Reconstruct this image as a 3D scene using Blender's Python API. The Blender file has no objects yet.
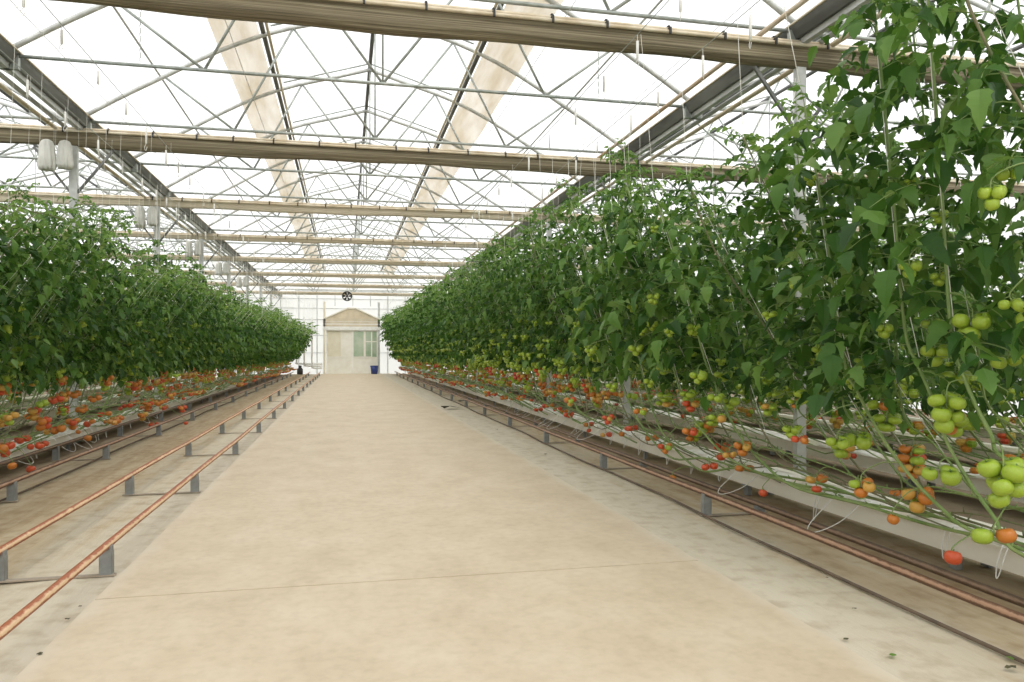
import bpy, math, random
import numpy as np
from mathutils import Vector, Matrix
R = math.radians
rnd = random.Random(7)
SC = bpy.context.scene
COL = SC.collection
H0 = 1.25
TH = math.atan(167/755)
F = 755.0
CX = 0.44           # middle of the main bay
YEND = 44.6

def at(px, py, z):
    """picture position + depth -> point in the place (used to measure the photo)"""
    xc = (px-512)/F*z
    return Vector((xc*math.cos(TH)+z*math.sin(TH), z*math.cos(TH)-xc*math.sin(TH), H0-(py-352)/F*z))

# ------------------------------------------------------------------ materials
def new_mat(name):
    m = bpy.data.materials.new(name); m.use_nodes = True
    nt = m.node_tree; nt.nodes.clear()
    return m, nt
def N(nt, t, **kw):
    n = nt.nodes.new(t)
    for k, v in kw.items(): setattr(n, k, v)
    return n
def ramp(nt, stops, interp='LINEAR'):
    r = N(nt, 'ShaderNodeValToRGB'); cr = r.color_ramp; cr.interpolation = interp
    while len(cr.elements) < len(stops): cr.elements.new(0.5)
    for e, (p, c) in zip(cr.elements, stops):
        e.position = p; e.color = (*c, 1)
    return r
def noise(nt, scale, detail=4, vec=None, rough=.55):
    n = N(nt, 'ShaderNodeTexNoise'); n.inputs['Scale'].default_value = scale
    n.inputs['Detail'].default_value = detail; n.inputs['Roughness'].default_value = rough
    if vec is not None: nt.links.new(vec, n.inputs['Vector'])
    return n
def simple(name, c1, c2=None, scale=8, rough=.6, metal=0., stretch=(1,1,1), bump=0., spec=.5, lo=.35, hi=.65):
    m, nt = new_mat(name); L = nt.links.new
    out = N(nt, 'ShaderNodeOutputMaterial'); b = N(nt, 'ShaderNodeBsdfPrincipled')
    L(b.outputs[0], out.inputs[0])
    b.inputs['Roughness'].default_value = rough; b.inputs['Metallic'].default_value = metal
    b.inputs['Specular IOR Level'].default_value = spec
    tc = N(nt, 'ShaderNodeTexCoord'); mp = N(nt, 'ShaderNodeMapping'); mp.inputs['Scale'].default_value = stretch
    L(tc.outputs['Object'], mp.inputs[0])
    n = noise(nt, scale, 5, mp.outputs[0])
    r = ramp(nt, [(lo, c1), (hi, c2 or tuple(x*.8 for x in c1))])
    L(n.outputs[0], r.inputs[0]); L(r.outputs[0], b.inputs['Base Color'])
    if bump:
        bp = N(nt, 'ShaderNodeBump'); bp.inputs['Strength'].default_value = bump; bp.inputs['Distance'].default_value = .01
        L(n.outputs[0], bp.inputs['Height']); L(bp.outputs[0], b.inputs['Normal'])
    return m
def film_mat(name, clear, col=(.9,.92,.92)):
    m, nt = new_mat(name); L = nt.links.new
    out = N(nt, 'ShaderNodeOutputMaterial'); tr = N(nt, 'ShaderNodeBsdfTransparent')
    d = N(nt, 'ShaderNodeBsdfDiffuse'); t = N(nt, 'ShaderNodeBsdfTranslucent')
    d.inputs[0].default_value = (*col, 1); t.inputs[0].default_value = (*col, 1)
    tc = N(nt, 'ShaderNodeTexCoord')
    n = noise(nt, .9, 4, tc.outputs['Object']); r = ramp(nt, [(.4, (clear,)*3), (.75, (clear*.8,)*3)])
    L(n.outputs[0], r.inputs[0])
    m1 = N(nt, 'ShaderNodeMixShader'); m2 = N(nt, 'ShaderNodeMixShader'); m1.inputs[0].default_value = .6
    L(d.outputs[0], m1.inputs[1]); L(t.outputs[0], m1.inputs[2])
    L(r.outputs[0], m2.inputs[0]); L(m1.outputs[0], m2.inputs[1]); L(tr.outputs[0], m2.inputs[2])
    L(m2.outputs[0], out.inputs[0])
    return m
def leaf_mat(name, stops, trans=.3):
    m, nt = new_mat(name); L = nt.links.new
    out = N(nt, 'ShaderNodeOutputMaterial')
    g = N(nt, 'ShaderNodeNewGeometry'); tc = N(nt, 'ShaderNodeTexCoord')
    n = noise(nt, 3.0, 3, tc.outputs['Object'])
    ma = N(nt, 'ShaderNodeMath', operation='MULTIPLY_ADD'); ma.inputs[1].default_value = .6
    L(g.outputs['Random Per Island'], ma.inputs[0])
    mb = N(nt, 'ShaderNodeMath', operation='MULTIPLY'); mb.inputs[1].default_value = .5
    L(n.outputs[0], mb.inputs[0]); L(mb.outputs[0], ma.inputs[2])
    r = ramp(nt, stops); L(ma.outputs[0], r.inputs[0])
    b = N(nt, 'ShaderNodeBsdfPrincipled'); b.inputs['Roughness'].default_value = .45
    b.inputs['Specular IOR Level'].default_value = .35
    L(r.outputs[0], b.inputs['Base Color'])
    t = N(nt, 'ShaderNodeBsdfTranslucent')
    hs = N(nt, 'ShaderNodeHueSaturation'); hs.inputs['Hue'].default_value = .48; hs.inputs['Value'].default_value = 1.5
    L(r.outputs[0], hs.inputs['Color']); L(hs.outputs[0], t.inputs[0])
    mx = N(nt, 'ShaderNodeMixShader'); mx.inputs[0].default_value = trans
    L(b.outputs[0], mx.inputs[1]); L(t.outputs[0], mx.inputs[2]); L(mx.outputs[0], out.inputs[0])
    return m
def fruit_mat(name, c1, c2):
    m, nt = new_mat(name); L = nt.links.new
    out = N(nt, 'ShaderNodeOutputMaterial'); b = N(nt, 'ShaderNodeBsdfPrincipled'); L(b.outputs[0], out.inputs[0])
    b.inputs['Roughness'].default_value = .28
    tc = N(nt, 'ShaderNodeTexCoord'); oi = N(nt, 'ShaderNodeNewGeometry')
    sx = N(nt, 'ShaderNodeSeparateXYZ'); L(tc.outputs['Object'], sx.inputs[0])
    n = noise(nt, 14, 2, tc.outputs['Object'])
    ad = N(nt, 'ShaderNodeMath', operation='MULTIPLY_ADD'); ad.inputs[1].default_value = .6; ad.inputs[2].default_value = 0
    L(oi.outputs['Random Per Island'], ad.inputs[0])
    a2 = N(nt, 'ShaderNodeMath', operation='MULTIPLY_ADD'); a2.inputs[1].default_value = .5
    L(n.outputs[0], a2.inputs[0]); L(ad.outputs[0], a2.inputs[2])
    r = ramp(nt, [(.2, c1), (.75, c2)]); L(a2.outputs[0], r.inputs[0]); L(r.outputs[0], b.inputs['Base Color'])
    return m

def path_mat():
    m, nt = new_mat('pale_concrete'); L = nt.links.new
    out = N(nt, 'ShaderNodeOutputMaterial'); b = N(nt, 'ShaderNodeBsdfPrincipled'); L(b.outputs[0], out.inputs[0])
    b.inputs['Roughness'].default_value = .62; b.inputs['Specular IOR Level'].default_value = .35
    tc = N(nt, 'ShaderNodeTexCoord')
    mp = N(nt, 'ShaderNodeMapping'); mp.inputs['Scale'].default_value = (1, .7, 1); L(tc.outputs['Object'], mp.inputs[0])
    n1 = noise(nt, 2.6, 10, mp.outputs[0], .68); n2 = noise(nt, 16, 9, tc.outputs['Object'])
    r1 = ramp(nt, [(.25, (.51,.415,.29)), (.5, (.60,.50,.365)), (.75, (.66,.57,.44))]); L(n1.outputs[0], r1.inputs[0])
    r2 = ramp(nt, [(.3, (.86,.85,.82)), (.55, (1,1,1))]); L(n2.outputs[0], r2.inputs[0])
    mx = N(nt, 'ShaderNodeMixRGB', blend_type='MULTIPLY'); mx.inputs[0].default_value = .6
    L(r1.outputs[0], mx.inputs[1]); L(r2.outputs[0], mx.inputs[2])
    # dusty pale borders of the slab
    sx = N(nt, 'ShaderNodeSeparateXYZ'); L(tc.outputs['Object'], sx.inputs[0])
    n3 = noise(nt, 2.2, 6, tc.outputs['Object'])
    sb = N(nt, 'ShaderNodeMath', operation='SUBTRACT'); sb.inputs[1].default_value = .415; L(sx.outputs[0], sb.inputs[0])
    ab = N(nt, 'ShaderNodeMath', operation='ABSOLUTE'); L(sb.outputs[0], ab.inputs[0])
    ad = N(nt, 'ShaderNodeMath', operation='MULTIPLY_ADD'); ad.inputs[1].default_value = .30; L(n3.outputs[0], ad.inputs[0]); L(ab.outputs[0], ad.inputs[2])
    r3 = ramp(nt, [(.0, (0,0,0)), (.5, (0,0,0)), (1, (1,1,1))])
    mr = N(nt, 'ShaderNodeMapRange'); mr.inputs[1].default_value = 1.70; mr.inputs[2].default_value = 1.86; L(ad.outputs[0], mr.inputs[0])
    m3 = N(nt, 'ShaderNodeMixRGB'); m3.inputs[2].default_value = (.65,.59,.48,1)
    L(mr.outputs[0], m3.inputs[0]); L(mx.outputs[0], m3.inputs[1]); L(m3.outputs[0], b.inputs['Base Color'])
    bp = N(nt, 'ShaderNodeBump'); bp.inputs['Strength'].default_value = .15; bp.inputs['Distance'].default_value = .004
    L(n2.outputs[0], bp.inputs['Height']); L(bp.outputs[0], b.inputs['Normal'])
    return m
def ground_mat():
    m, nt = new_mat('dusty_ground_sheet'); L = nt.links.new
    out = N(nt, 'ShaderNodeOutputMaterial'); b = N(nt, 'ShaderNodeBsdfPrincipled'); L(b.outputs[0], out.inputs[0])
    b.inputs['Roughness'].default_value = .8; b.inputs['Specular IOR Level'].default_value = .25
    tc = N(nt, 'ShaderNodeTexCoord')
    mp = N(nt, 'ShaderNodeMapping'); mp.inputs['Scale'].default_value = (1.6, .22, 1); L(tc.outputs['Object'], mp.inputs[0])
    n1 = noise(nt, 3.2, 10, mp.outputs[0], .7); n2 = noise(nt, 7, 9, tc.outputs['Object'])
    sx = N(nt, 'ShaderNodeSeparateXYZ'); L(tc.outputs['Object'], sx.inputs[0])
    sb = N(nt, 'ShaderNodeMath', operation='SUBTRACT'); sb.inputs[1].default_value = .415; L(sx.outputs[0], sb.inputs[0])
    ab = N(nt, 'ShaderNodeMath', operation='ABSOLUTE'); L(sb.outputs[0], ab.inputs[0])
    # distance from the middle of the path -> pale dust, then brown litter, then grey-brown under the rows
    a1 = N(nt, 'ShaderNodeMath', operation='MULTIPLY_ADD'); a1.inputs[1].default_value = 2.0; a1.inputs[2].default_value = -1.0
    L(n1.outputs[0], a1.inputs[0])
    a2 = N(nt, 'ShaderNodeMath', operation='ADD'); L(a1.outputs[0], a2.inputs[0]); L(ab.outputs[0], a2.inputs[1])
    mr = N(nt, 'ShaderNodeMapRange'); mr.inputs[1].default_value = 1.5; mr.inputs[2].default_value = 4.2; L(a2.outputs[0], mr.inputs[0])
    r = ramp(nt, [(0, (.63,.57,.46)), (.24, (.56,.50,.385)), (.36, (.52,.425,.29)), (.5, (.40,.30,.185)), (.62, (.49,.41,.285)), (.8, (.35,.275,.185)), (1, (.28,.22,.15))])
    L(mr.outputs[0], r.inputs[0])
    r2 = ramp(nt, [(.30, (.66,.58,.49)), (.52, (1,1,1))]); L(n2.outputs[0], r2.inputs[0])
    mx = N(nt, 'ShaderNodeMixRGB', blend_type='MULTIPLY'); mx.inputs[0].default_value = .6
    L(r.outputs[0], mx.inputs[1]); L(r2.outputs[0], mx.inputs[2]); L(mx.outputs[0], b.inputs['Base Color'])
    bp = N(nt, 'ShaderNodeBump'); bp.inputs['Strength'].default_value = .5; bp.inputs['Distance'].default_value = .02
    L(n1.outputs[0], bp.inputs['Height']); L(bp.outputs[0], b.inputs['Normal'])
    return m
def cloth_mat():
    m, nt = new_mat('folded_khaki_cloth'); L = nt.links.new
    out = N(nt, 'ShaderNodeOutputMaterial'); b = N(nt, 'ShaderNodeBsdfPrincipled'); L(b.outputs[0], out.inputs[0])
    b.inputs['Roughness'].default_value = .8
    tc = N(nt, 'ShaderNodeTexCoord')
    mp = N(nt, 'ShaderNodeMapping'); mp.inputs['Scale'].default_value = (.5, 60, 60); L(tc.outputs['Object'], mp.inputs[0])
    n1 = noise(nt, 1.0, 4, mp.outputs[0], .7)
    r = ramp(nt, [(.34, (.085,.07,.04)), (.48, (.17,.14,.085)), (.6, (.26,.225,.145)), (.74, (.46,.42,.32))]); L(n1.outputs[0], r.inputs[0])
    L(r.outputs[0], b.inputs['Base Color'])
    bp = N(nt, 'ShaderNodeBump'); bp.inputs['Strength'].default_value = .6; bp.inputs['Distance'].default_value = .01
    L(n1.outputs[0], bp.inputs['Height']); L(bp.outputs[0], b.inputs['Normal'])
    return m

def strip_mat():
    m, nt = new_mat('stained_cream_film'); L = nt.links.new
    out = N(nt, 'ShaderNodeOutputMaterial'); tr = N(nt, 'ShaderNodeBsdfTransparent'); t = N(nt, 'ShaderNodeBsdfTranslucent'); d = N(nt, 'ShaderNodeBsdfDiffuse')
    tc = N(nt, 'ShaderNodeTexCoord'); mp = N(nt, 'ShaderNodeMapping'); mp.inputs['Scale'].default_value = (5, .6, 1); L(tc.outputs['Object'], mp.inputs[0])
    n = noise(nt, 1.6, 6, mp.outputs[0]); r = ramp(nt, [(.3, (.60,.54,.43)), (.7, (.46,.38,.26))])
    L(n.outputs[0], r.inputs[0]); L(r.outputs[0], t.inputs[0]); L(r.outputs[0], d.inputs[0])
    n2 = noise(nt, .7, 4, mp.outputs[0]); r2 = ramp(nt, [(.35, (.02,)*3), (.75, (.42,)*3)]); L(n2.outputs[0], r2.inputs[0])
    m1 = N(nt, 'ShaderNodeMixShader'); m1.inputs[0].default_value = .75; L(d.outputs[0], m1.inputs[1]); L(t.outputs[0], m1.inputs[2])
    m2 = N(nt, 'ShaderNodeMixShader'); L(r2.outputs[0], m2.inputs[0]); L(m1.outputs[0], m2.inputs[1]); L(tr.outputs[0], m2.inputs[2])
    L(m2.outputs[0], out.inputs[0]); return m
def rail_mat(name, worn_lit, rust):
    m, nt = new_mat(name); L = nt.links.new
    out = N(nt, 'ShaderNodeOutputMaterial'); b = N(nt, 'ShaderNodeBsdfPrincipled'); L(b.outputs[0], out.inputs[0]); b.inputs['Roughness'].default_value = .5
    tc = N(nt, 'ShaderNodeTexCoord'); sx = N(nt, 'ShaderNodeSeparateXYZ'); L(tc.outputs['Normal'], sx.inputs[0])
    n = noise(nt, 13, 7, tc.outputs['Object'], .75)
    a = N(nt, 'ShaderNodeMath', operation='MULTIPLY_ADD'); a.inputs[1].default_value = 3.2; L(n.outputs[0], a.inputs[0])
    q1 = N(nt, 'ShaderNodeMath', operation='SUBTRACT'); q1.inputs[1].default_value = .38; L(sx.outputs[2], q1.inputs[0])  # pale worn band coloured onto the side-lit flank, rust above and below
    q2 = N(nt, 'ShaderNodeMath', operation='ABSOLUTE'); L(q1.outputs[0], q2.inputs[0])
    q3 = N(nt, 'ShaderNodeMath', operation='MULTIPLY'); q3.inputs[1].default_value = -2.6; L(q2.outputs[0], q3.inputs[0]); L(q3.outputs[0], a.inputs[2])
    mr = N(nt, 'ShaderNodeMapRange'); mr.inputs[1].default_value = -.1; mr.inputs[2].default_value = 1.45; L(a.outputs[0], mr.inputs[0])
    r = ramp(nt, [(.25, rust), (.5, tuple((x+y)/2 for x, y in zip(rust, worn_lit))), (.75, worn_lit)]); L(mr.outputs[0], r.inputs[0]); L(r.outputs[0], b.inputs['Base Color'])
    return m
M = dict(
    film=film_mat('roof_film', .86), wallfilm=film_mat('wall_film', .45, (.93,.93,.90)), endfilm=film_mat('end_wall_film', .16, (.86,.86,.82)),
    strip=strip_mat(),
    steel=simple('galvanised_steel', (.46,.49,.46), (.30,.33,.30), 9, .45, .35),
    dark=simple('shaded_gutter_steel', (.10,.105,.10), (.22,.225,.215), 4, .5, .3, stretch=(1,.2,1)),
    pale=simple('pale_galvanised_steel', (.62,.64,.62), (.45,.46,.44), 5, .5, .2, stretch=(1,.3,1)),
    creampipe=simple('cream_pipe_paint', (.74,.67,.53), (.55,.45,.30), 4, .6, stretch=(1,.3,1)),
    rustpipe=simple('rust_brown_pipe', (.52,.36,.22), (.66,.58,.46), 3, .6, stretch=(1,.3,1)),
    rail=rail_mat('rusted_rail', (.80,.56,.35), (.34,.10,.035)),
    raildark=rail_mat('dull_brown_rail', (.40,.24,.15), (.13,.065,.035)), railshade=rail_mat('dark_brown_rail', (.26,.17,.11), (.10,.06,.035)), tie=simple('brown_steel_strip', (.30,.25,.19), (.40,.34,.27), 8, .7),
    leg=simple('grey_zinc_bracket', (.30,.32,.32), (.20,.21,.21), 12, .5, .3),
    cloth=cloth_mat(), clothhaze=simple('hazed_khaki_cloth', (.62,.56,.43), (.44,.38,.27), 1.5, .8, stretch=(.5,30,30)), white=simple('white_plastic', (.86,.86,.82), (.74,.74,.69), 6, .5),
    curtain=simple('white_gathered_cloth', (.80,.80,.75), (.62,.62,.57), 5, .8, bump=.4),
    black=simple('black_plastic', (.02,.02,.02), (.04,.04,.04), 6, .5),
    trough=simple('white_trough_sheet', (.95,.93,.84), (.84,.80,.68), 3, .55, stretch=(1,.3,1)),
    slab=simple('white_slab_wrap', (.95,.94,.89), (.60,.54,.43), 5, .45, bump=.5),
    stem=simple('vine_stem_green', (.15,.25,.06), (.26,.34,.12), 6, .5, stretch=(1,1,.4)),
    oldstem=simple('woody_vine_stem', (.11,.15,.05), (.24,.21,.12), 5, .6),
    twine=simple('white_twine', (.80,.80,.74), (.70,.70,.63), 5, .8),
    leaf=leaf_mat('tomato_leaf', [(.12, (.014,.048,.008)), (.38, (.034,.108,.014)), (.62, (.072,.175,.024)), (.82, (.15,.28,.06)), (1, (.32,.41,.15))], .34),
    leafy=leaf_mat('young_tomato_leaf', [(.15, (.07,.17,.03)), (.6, (.13,.26,.05)), (1, (.24,.38,.09))], .42),
    green=fruit_mat('green_tomato_skin', (.20,.34,.018), (.36,.48,.05)),
    turning=fruit_mat('turning_tomato_skin', (.52,.45,.09), (.62,.30,.06)),
    orange=fruit_mat('orange_tomato_skin', (.60,.12,.02), (.52,.21,.03)),
    red=fruit_mat('red_tomato_skin', (.45,.04,.015), (.60,.10,.03)),
    calyx=simple('calyx_green', (.10,.2,.05), (.16,.26,.07), 9, .6),
    path=path_mat(), ground=ground_mat(),
    joint=simple('dark_joint', (.30,.24,.17), (.36,.28,.2), 9, .9),
    streak=simple('dark_brown_streak', (.10,.075,.055), (.17,.12,.08), 7, .8),
    doorp=simple('cream_door_paint', (.80,.76,.62), (.72,.67,.53), 3, .5),
    doorl=simple('pale_door_panel', (.90,.89,.82), (.82,.80,.72), 3, .5),
    cream=simple('cream_gable_board', (.66,.58,.43), (.56,.48,.34), 3, .6),
    glassgreen=simple('greenish_window_glass', (.30,.42,.28), (.55,.62,.50), 1.4, .15),
    bucket=simple('blue_bucket_plastic', (.02,.045,.20), (.03,.06,.26), 5, .4),
    crust=simple('dry_leaf', (.10,.09,.04), (.05,.05,.03), 20, .8),
)
FR = [M['green'], M['turning'], M['orange'], M['red']]

# ------------------------------------------------------------------ mesh builder
class MB:
    def __init__(s): s.v = []; s.f = []; s.m = []; s.n = 0
    def add(s, verts, faces, mi=0):
        verts = np.asarray(verts, float).reshape(-1, 3)
        s.v.append(verts); n = s.n
        for f in faces: s.f.append(tuple(i+n for i in f))
        s.m.extend([mi]*len(faces)); s.n += len(verts); return s
    def box(s, a, b, mi=0):
        x0,y0,z0 = a; x1,y1,z1 = b
        v = [(x0,y0,z0),(x1,y0,z0),(x1,y1,z0),(x0,y1,z0),(x0,y0,z1),(x1,y0,z1),(x1,y1,z1),(x0,y1,z1)]
        return s.add(v, [(0,3,2,1),(4,5,6,7),(0,1,5,4),(1,2,6,5),(2,3,7,6),(3,0,4,7)], mi)
    def tube(s, pts, r, n=8, mi=0, cap=True):
        P = np.array([tuple(p) for p in pts], float); k = len(P)
        rr = np.array([r]*k if np.isscalar(r) else r, float)
        T = np.gradient(P, axis=0) if k > 2 else np.array([P[1]-P[0]]*2)
        T /= np.linalg.norm(T, axis=1)[:,None]+1e-9
        up = np.array([0,0,1.]) if abs(T[0][2]) < .9 else np.array([1.,0,0])
        U = np.cross(T[0], up); U /= np.linalg.norm(U)
        vs = []
        an = np.arange(n)/n*2*math.pi+math.pi/n
        for i in range(k):
            U = U-T[i]*np.dot(U, T[i]); U /= np.linalg.norm(U)+1e-9
            W = np.cross(T[i], U)
            vs.append(P[i]+rr[i]*(np.cos(an)[:,None]*U+np.sin(an)[:,None]*W))
        fs = []
        for i in range(k-1):
            for j in range(n):
                a = i*n+j; b = i*n+(j+1)%n; fs.append((a, b, b+n, a+n))
        if cap: fs += [tuple(range(n))[::-1], tuple((k-1)*n+j for j in range(n))]
        return s.add(np.concatenate(vs), fs, mi)
    def bar(s, a, b, w, h, mi=0):     # rectangular bar from a to b
        a = Vector(a); b = Vector(b); t = (b-a).normalized()
        up = Vector((0,0,1)) if abs(t.z) < .95 else Vector((0,1,0))
        u = t.cross(up).normalized()*w/2; q = u.cross(t).normalized()*h/2
        v = [a-u-q, a+u-q, a+u+q, a-u+q, b-u-q, b+u-q, b+u+q, b-u+q]
        return s.add([tuple(x) for x in v], [(0,1,2,3),(7,6,5,4),(0,4,5,1),(1,5,6,2),(2,6,7,3),(3,7,4,0)], mi)
    def extrude_y(s, prof, y0, y1, mi=0, closed=True, ny=1):
        k = len(prof); vs = []
        for j in range(ny+1):
            y = y0+(y1-y0)*j/ny; vs += [(x, y, z) for x, z in prof]
        fs = []
        for j in range(ny):
            for i in range(k if closed else k-1):
                a = j*k+i; b = j*k+(i+1) % k; fs.append((a, b, b+k, a+k))
        if closed: fs += [tuple(range(k))[::-1], tuple(ny*k+i for i in range(k))]
        return s.add(vs, fs, mi)
    def lathe(s, prof, n=16, c=(0,0,0), mi=0, sc=None):
        vs = []
        for r, z in prof:
            for j in range(n):
                a = 2*math.pi*j/n; q = sc(a, z) if sc else 1
                vs.append((c[0]+r*q*math.cos(a), c[1]+r*q*math.sin(a), c[2]+z))
        fs = []
        for i in range(len(prof)-1):
            for j in range(n):
                fs.append((i*n+j, i*n+(j+1)%n, (i+1)*n+(j+1)%n, (i+1)*n+j))
        return s.add(vs, fs, mi)
    def mesh(s, name, mats, smooth=False):
        me = bpy.data.meshes.new(name)
        V = np.concatenate(s.v) if s.v else np.zeros((0,3))
        me.from_pydata(V.tolist(), [], s.f)
        for m in (mats if isinstance(mats, (list, tuple)) else [mats]): me.materials.append(m)
        if any(s.m): me.polygons.foreach_set('material_index', s.m)
        if smooth: me.polygons.foreach_set('use_smooth', [True]*len(me.polygons))
        me.update(); return me
    def build(s, name, mats, parent=None, smooth=False):
        return link(name, s.mesh(name, mats, smooth), parent)
def link(name, data, parent=None, loc=None, rot=None, scale=None):
    o = bpy.data.objects.new(name, data); COL.objects.link(o)
    if parent is not None: o.parent = parent
    if loc is not None: o.location = loc
    if rot is not None: o.rotation_euler = rot
    if scale is not None: o.scale = scale
    return o
def tag(o, label=None, cat=None, group=None, kind=None):
    if label: o['label'] = label
    if cat: o['category'] = cat
    if group: o['group'] = group
    if kind: o['kind'] = kind
    return o
def empty(name, loc, rz=0): 
    o = link(name, None, None, loc, (0,0,rz)); o.empty_display_size = .1; return o
ORD = ['first','second','third','fourth','fifth','sixth','seventh','eighth','ninth','tenth','eleventh','twelfth','thirteenth','fourteenth','fifteenth','sixteenth','seventeenth','eighteenth','nineteenth','twentieth','twenty-first','twenty-second','twenty-third','twenty-fourth','twenty-fifth','twenty-sixth','twenty-seventh','twenty-eighth','twenty-ninth','thirtieth']
def crv(pts, n):     # catmull-rom
    P = [np.array(tuple(p), float) for p in pts]; P = [2*P[0]-P[1]]+P+[2*P[-1]-P[-2]]
    out = []; k = len(P)-3
    for i in range(n+1):
        t = i/n*k; j = min(int(t), k-1); u = t-j
        a,b,c,d = P[j:j+4]
        out.append(.5*((2*b)+(-a+c)*u+(2*a-5*b+4*c-d)*u*u+(-a+3*b-3*c+d)*u**3))
    return np.array(out)

# ------------------------------------------------------------------ setting: ground and path
X0, X1, YB = CX-12, CX+12, -3.0
g = MB()
nx, ny = 96, 190
gx = np.linspace(X0, X1, nx+1); gy = np.linspace(YB, YEND, ny+1)
vs = []
for y in gy:
    for x in gx:
        d = abs(x-.415)
        z = 0 if d < 1.8 else .006*math.sin(x*9+y*1.3)*math.sin(y*3.1+x*2)-.004
        vs.append((x, y, z-.004))
fs = [(j*(nx+1)+i, j*(nx+1)+i+1, (j+1)*(nx+1)+i+1, (j+1)*(nx+1)+i) for j in range(ny) for i in range(nx)]
g.add(vs, fs)
tag(g.build('floor', M['ground'], None, True), 'dusty brown and grey ground sheet beside the path', 'ground', kind='structure')
p = MB(); joints = [4.16, 16.2, 28.2]
ys = [YB]+joints+[YEND-.02]
for a, b in zip(ys[:-1], ys[1:]):
    ya = a+(.006 if a != YB else 0); yb = b-(.006 if b < YEND-.1 else 0)
    p.box((-1.23, ya, -.03), (2.06, yb, .006))
po = tag(p.build('floor', M['path']), 'pale concrete path down the middle of the greenhouse', 'path', kind='structure')
j_ = MB()
for y in joints: j_.box((-1.23, y-.0065, -.02), (2.06, y+.0065, .001))
j_.build('joint', M['joint'], po)

# ------------------------------------------------------------------ setting: film roof and walls
PROF = [(0,6.35),(.7,6.14),(1.44,5.92),(2.2,5.58),(2.94,5.15),(3.5,4.82),(4.0,4.5)]
def roofz(d):
    d = abs(d)
    for (a, za), (b, zb) in zip(PROF[:-1], PROF[1:]):
        if d <= b: return za+(zb-za)*(d-a)/(b-a)
    return PROF[-1][1]
BAYS = [CX-8, CX, CX+8]
for k, cx in enumerate(BAYS):
    pr = [(cx-d, z+.16) for d, z in PROF[::-1]]+[(cx+d, z+.16) for d, z in PROF[1:]]
    m = MB(); m.extrude_y(pr, YB, YEND, closed=False, ny=1)
    tag(m.build('ceiling', M['film'], None, False), ['white translucent roof film of the left bay','white translucent roof film over the path','white translucent roof film of the right bay'][k], 'roof', kind='structure')
def wallx(name, x, label):
    m = MB(); m.add([(x,YB,0),(x,YEND,0),(x,YEND,4.6),(x,YB,4.6)], [(0,1,2,3)])
    tag(m.build(name, M['wallfilm']), label, 'wall', kind='structure')
wallx('wall_left', X0-.02, 'translucent film side wall beyond the left rows'); wallx('wall_right', X1+.02, 'translucent film side wall beyond the right rows')
def endwall(name, y, mat, hole=None, label=''):
    m = MB()
    for cx in BAYS:
        xs = sorted(set([cx+s*d for d, _ in PROF for s in (-1,1)]))
        for a, b in zip(xs[:-1], xs[1:]):
            za, zb = roofz(a-cx)+.15, roofz(b-cx)+.15
            m.add([(a,y,0),(b,y,0),(b,y,zb),(a,y,za)], [(0,1,2,3)])
    return tag(m.build(name, mat), label, 'wall', kind='structure')
endwall('wall_back', YEND, M['endfilm'], None, 'translucent white end wall behind the doorway')
endwall('wall_front', YB, M['wallfilm'], None, 'translucent end wall behind the camera')
# wall rails and posts
t = MB()
for z in (1.2, 2.2, 3.1, 3.75, 4.3, 4.75, 5.3):
    half = 12 if z < 4.5 else (3.2 if z < 5 else 2.2)
    t.box((CX-half, YEND-.07, z-.02), (CX+half, YEND-.02, z+.02))
for x in np.arange(-11, 12.1, 1.0):
    if abs(x) < 1.9: 
        z0 = 3.9
    else: z0 = 0
    t.box((CX+x-.025, YEND-.06, z0), (CX+x+.025, YEND-.02, 4.5))
tag(t.build('trim_1', M['pale']), 'pale steel rails and studs of the end wall', 'wall frame', kind='structure')

# ------------------------------------------------------------------ roof trusses
def lerp(a, b, t): return tuple(a[i]+(b[i]-a[i])*t for i in range(3))
truss_parts = None
def make_truss():
    parts = []
    m = MB(); m.tube([(-4,0,4.45),(4,0,4.45)], .021, 6); parts.append(('bottom_chord', m.mesh('bottom_chord', M['steel'], True)))
    for s in (-1, 1):
        m = MB(); pts = crv([(s*d, 0, z) for d, z in PROF], 14); m.tube(pts, .03, 8)
        parts.append(('rafter', m.mesh('rafter', M['pale'], True)))
    nodes = [(-4,4.5),(-2.94,roofz(2.94)),(-2,4.45),(-1.18,roofz(1.18)),(0,4.45),(1.18,roofz(1.18)),(2,4.45),(2.94,roofz(2.94)),(4,4.5)]
    for (a, za), (b, zb) in zip(nodes[1:-2], nodes[2:-1]):
        m = MB(); m.tube([(a,0,za),(b,0,zb)], .017, 6); parts.append(('diagonal', m.mesh('diagonal', M['steel'], True)))
    m = MB()
    for s in (-1, 1): m.tube([(0,0,roofz(0)+.11),(s*1.5,0,roofz(1.5)+.11)], .014, 6)
    parts.append(('ridge_bar', m.mesh('ridge_bar', M['steel'], True)))
    m = MB(); m.tube([(0,0,4.45),(0,0,6.35)], .012, 6); parts.append(('king_rod', m.mesh('king_rod', M['steel'], True)))
    return parts
TP = make_truss()
ty = [2.0+2.375*k for k in range(-1, 18)]
for bi, cx in enumerate(BAYS):
    for k, y in enumerate(ty):
        if bi != 1 and k > 16: continue
        e = empty('roof_truss', (cx, y, 0))
        for nm, me in TP: link(nm, me, e)
        if bi == 1:
            tag(e, f'galvanised web truss under the film above the path, {ORD[k]} from the camera', 'truss', 'roof trusses above the path')
        else:
            s_ = 'left' if bi == 0 else 'right'
            tag(e, f'thin web truss of the neighbouring bay beyond the {s_} gutter', 'truss', f'trusses of the {s_} neighbouring bay')
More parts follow.
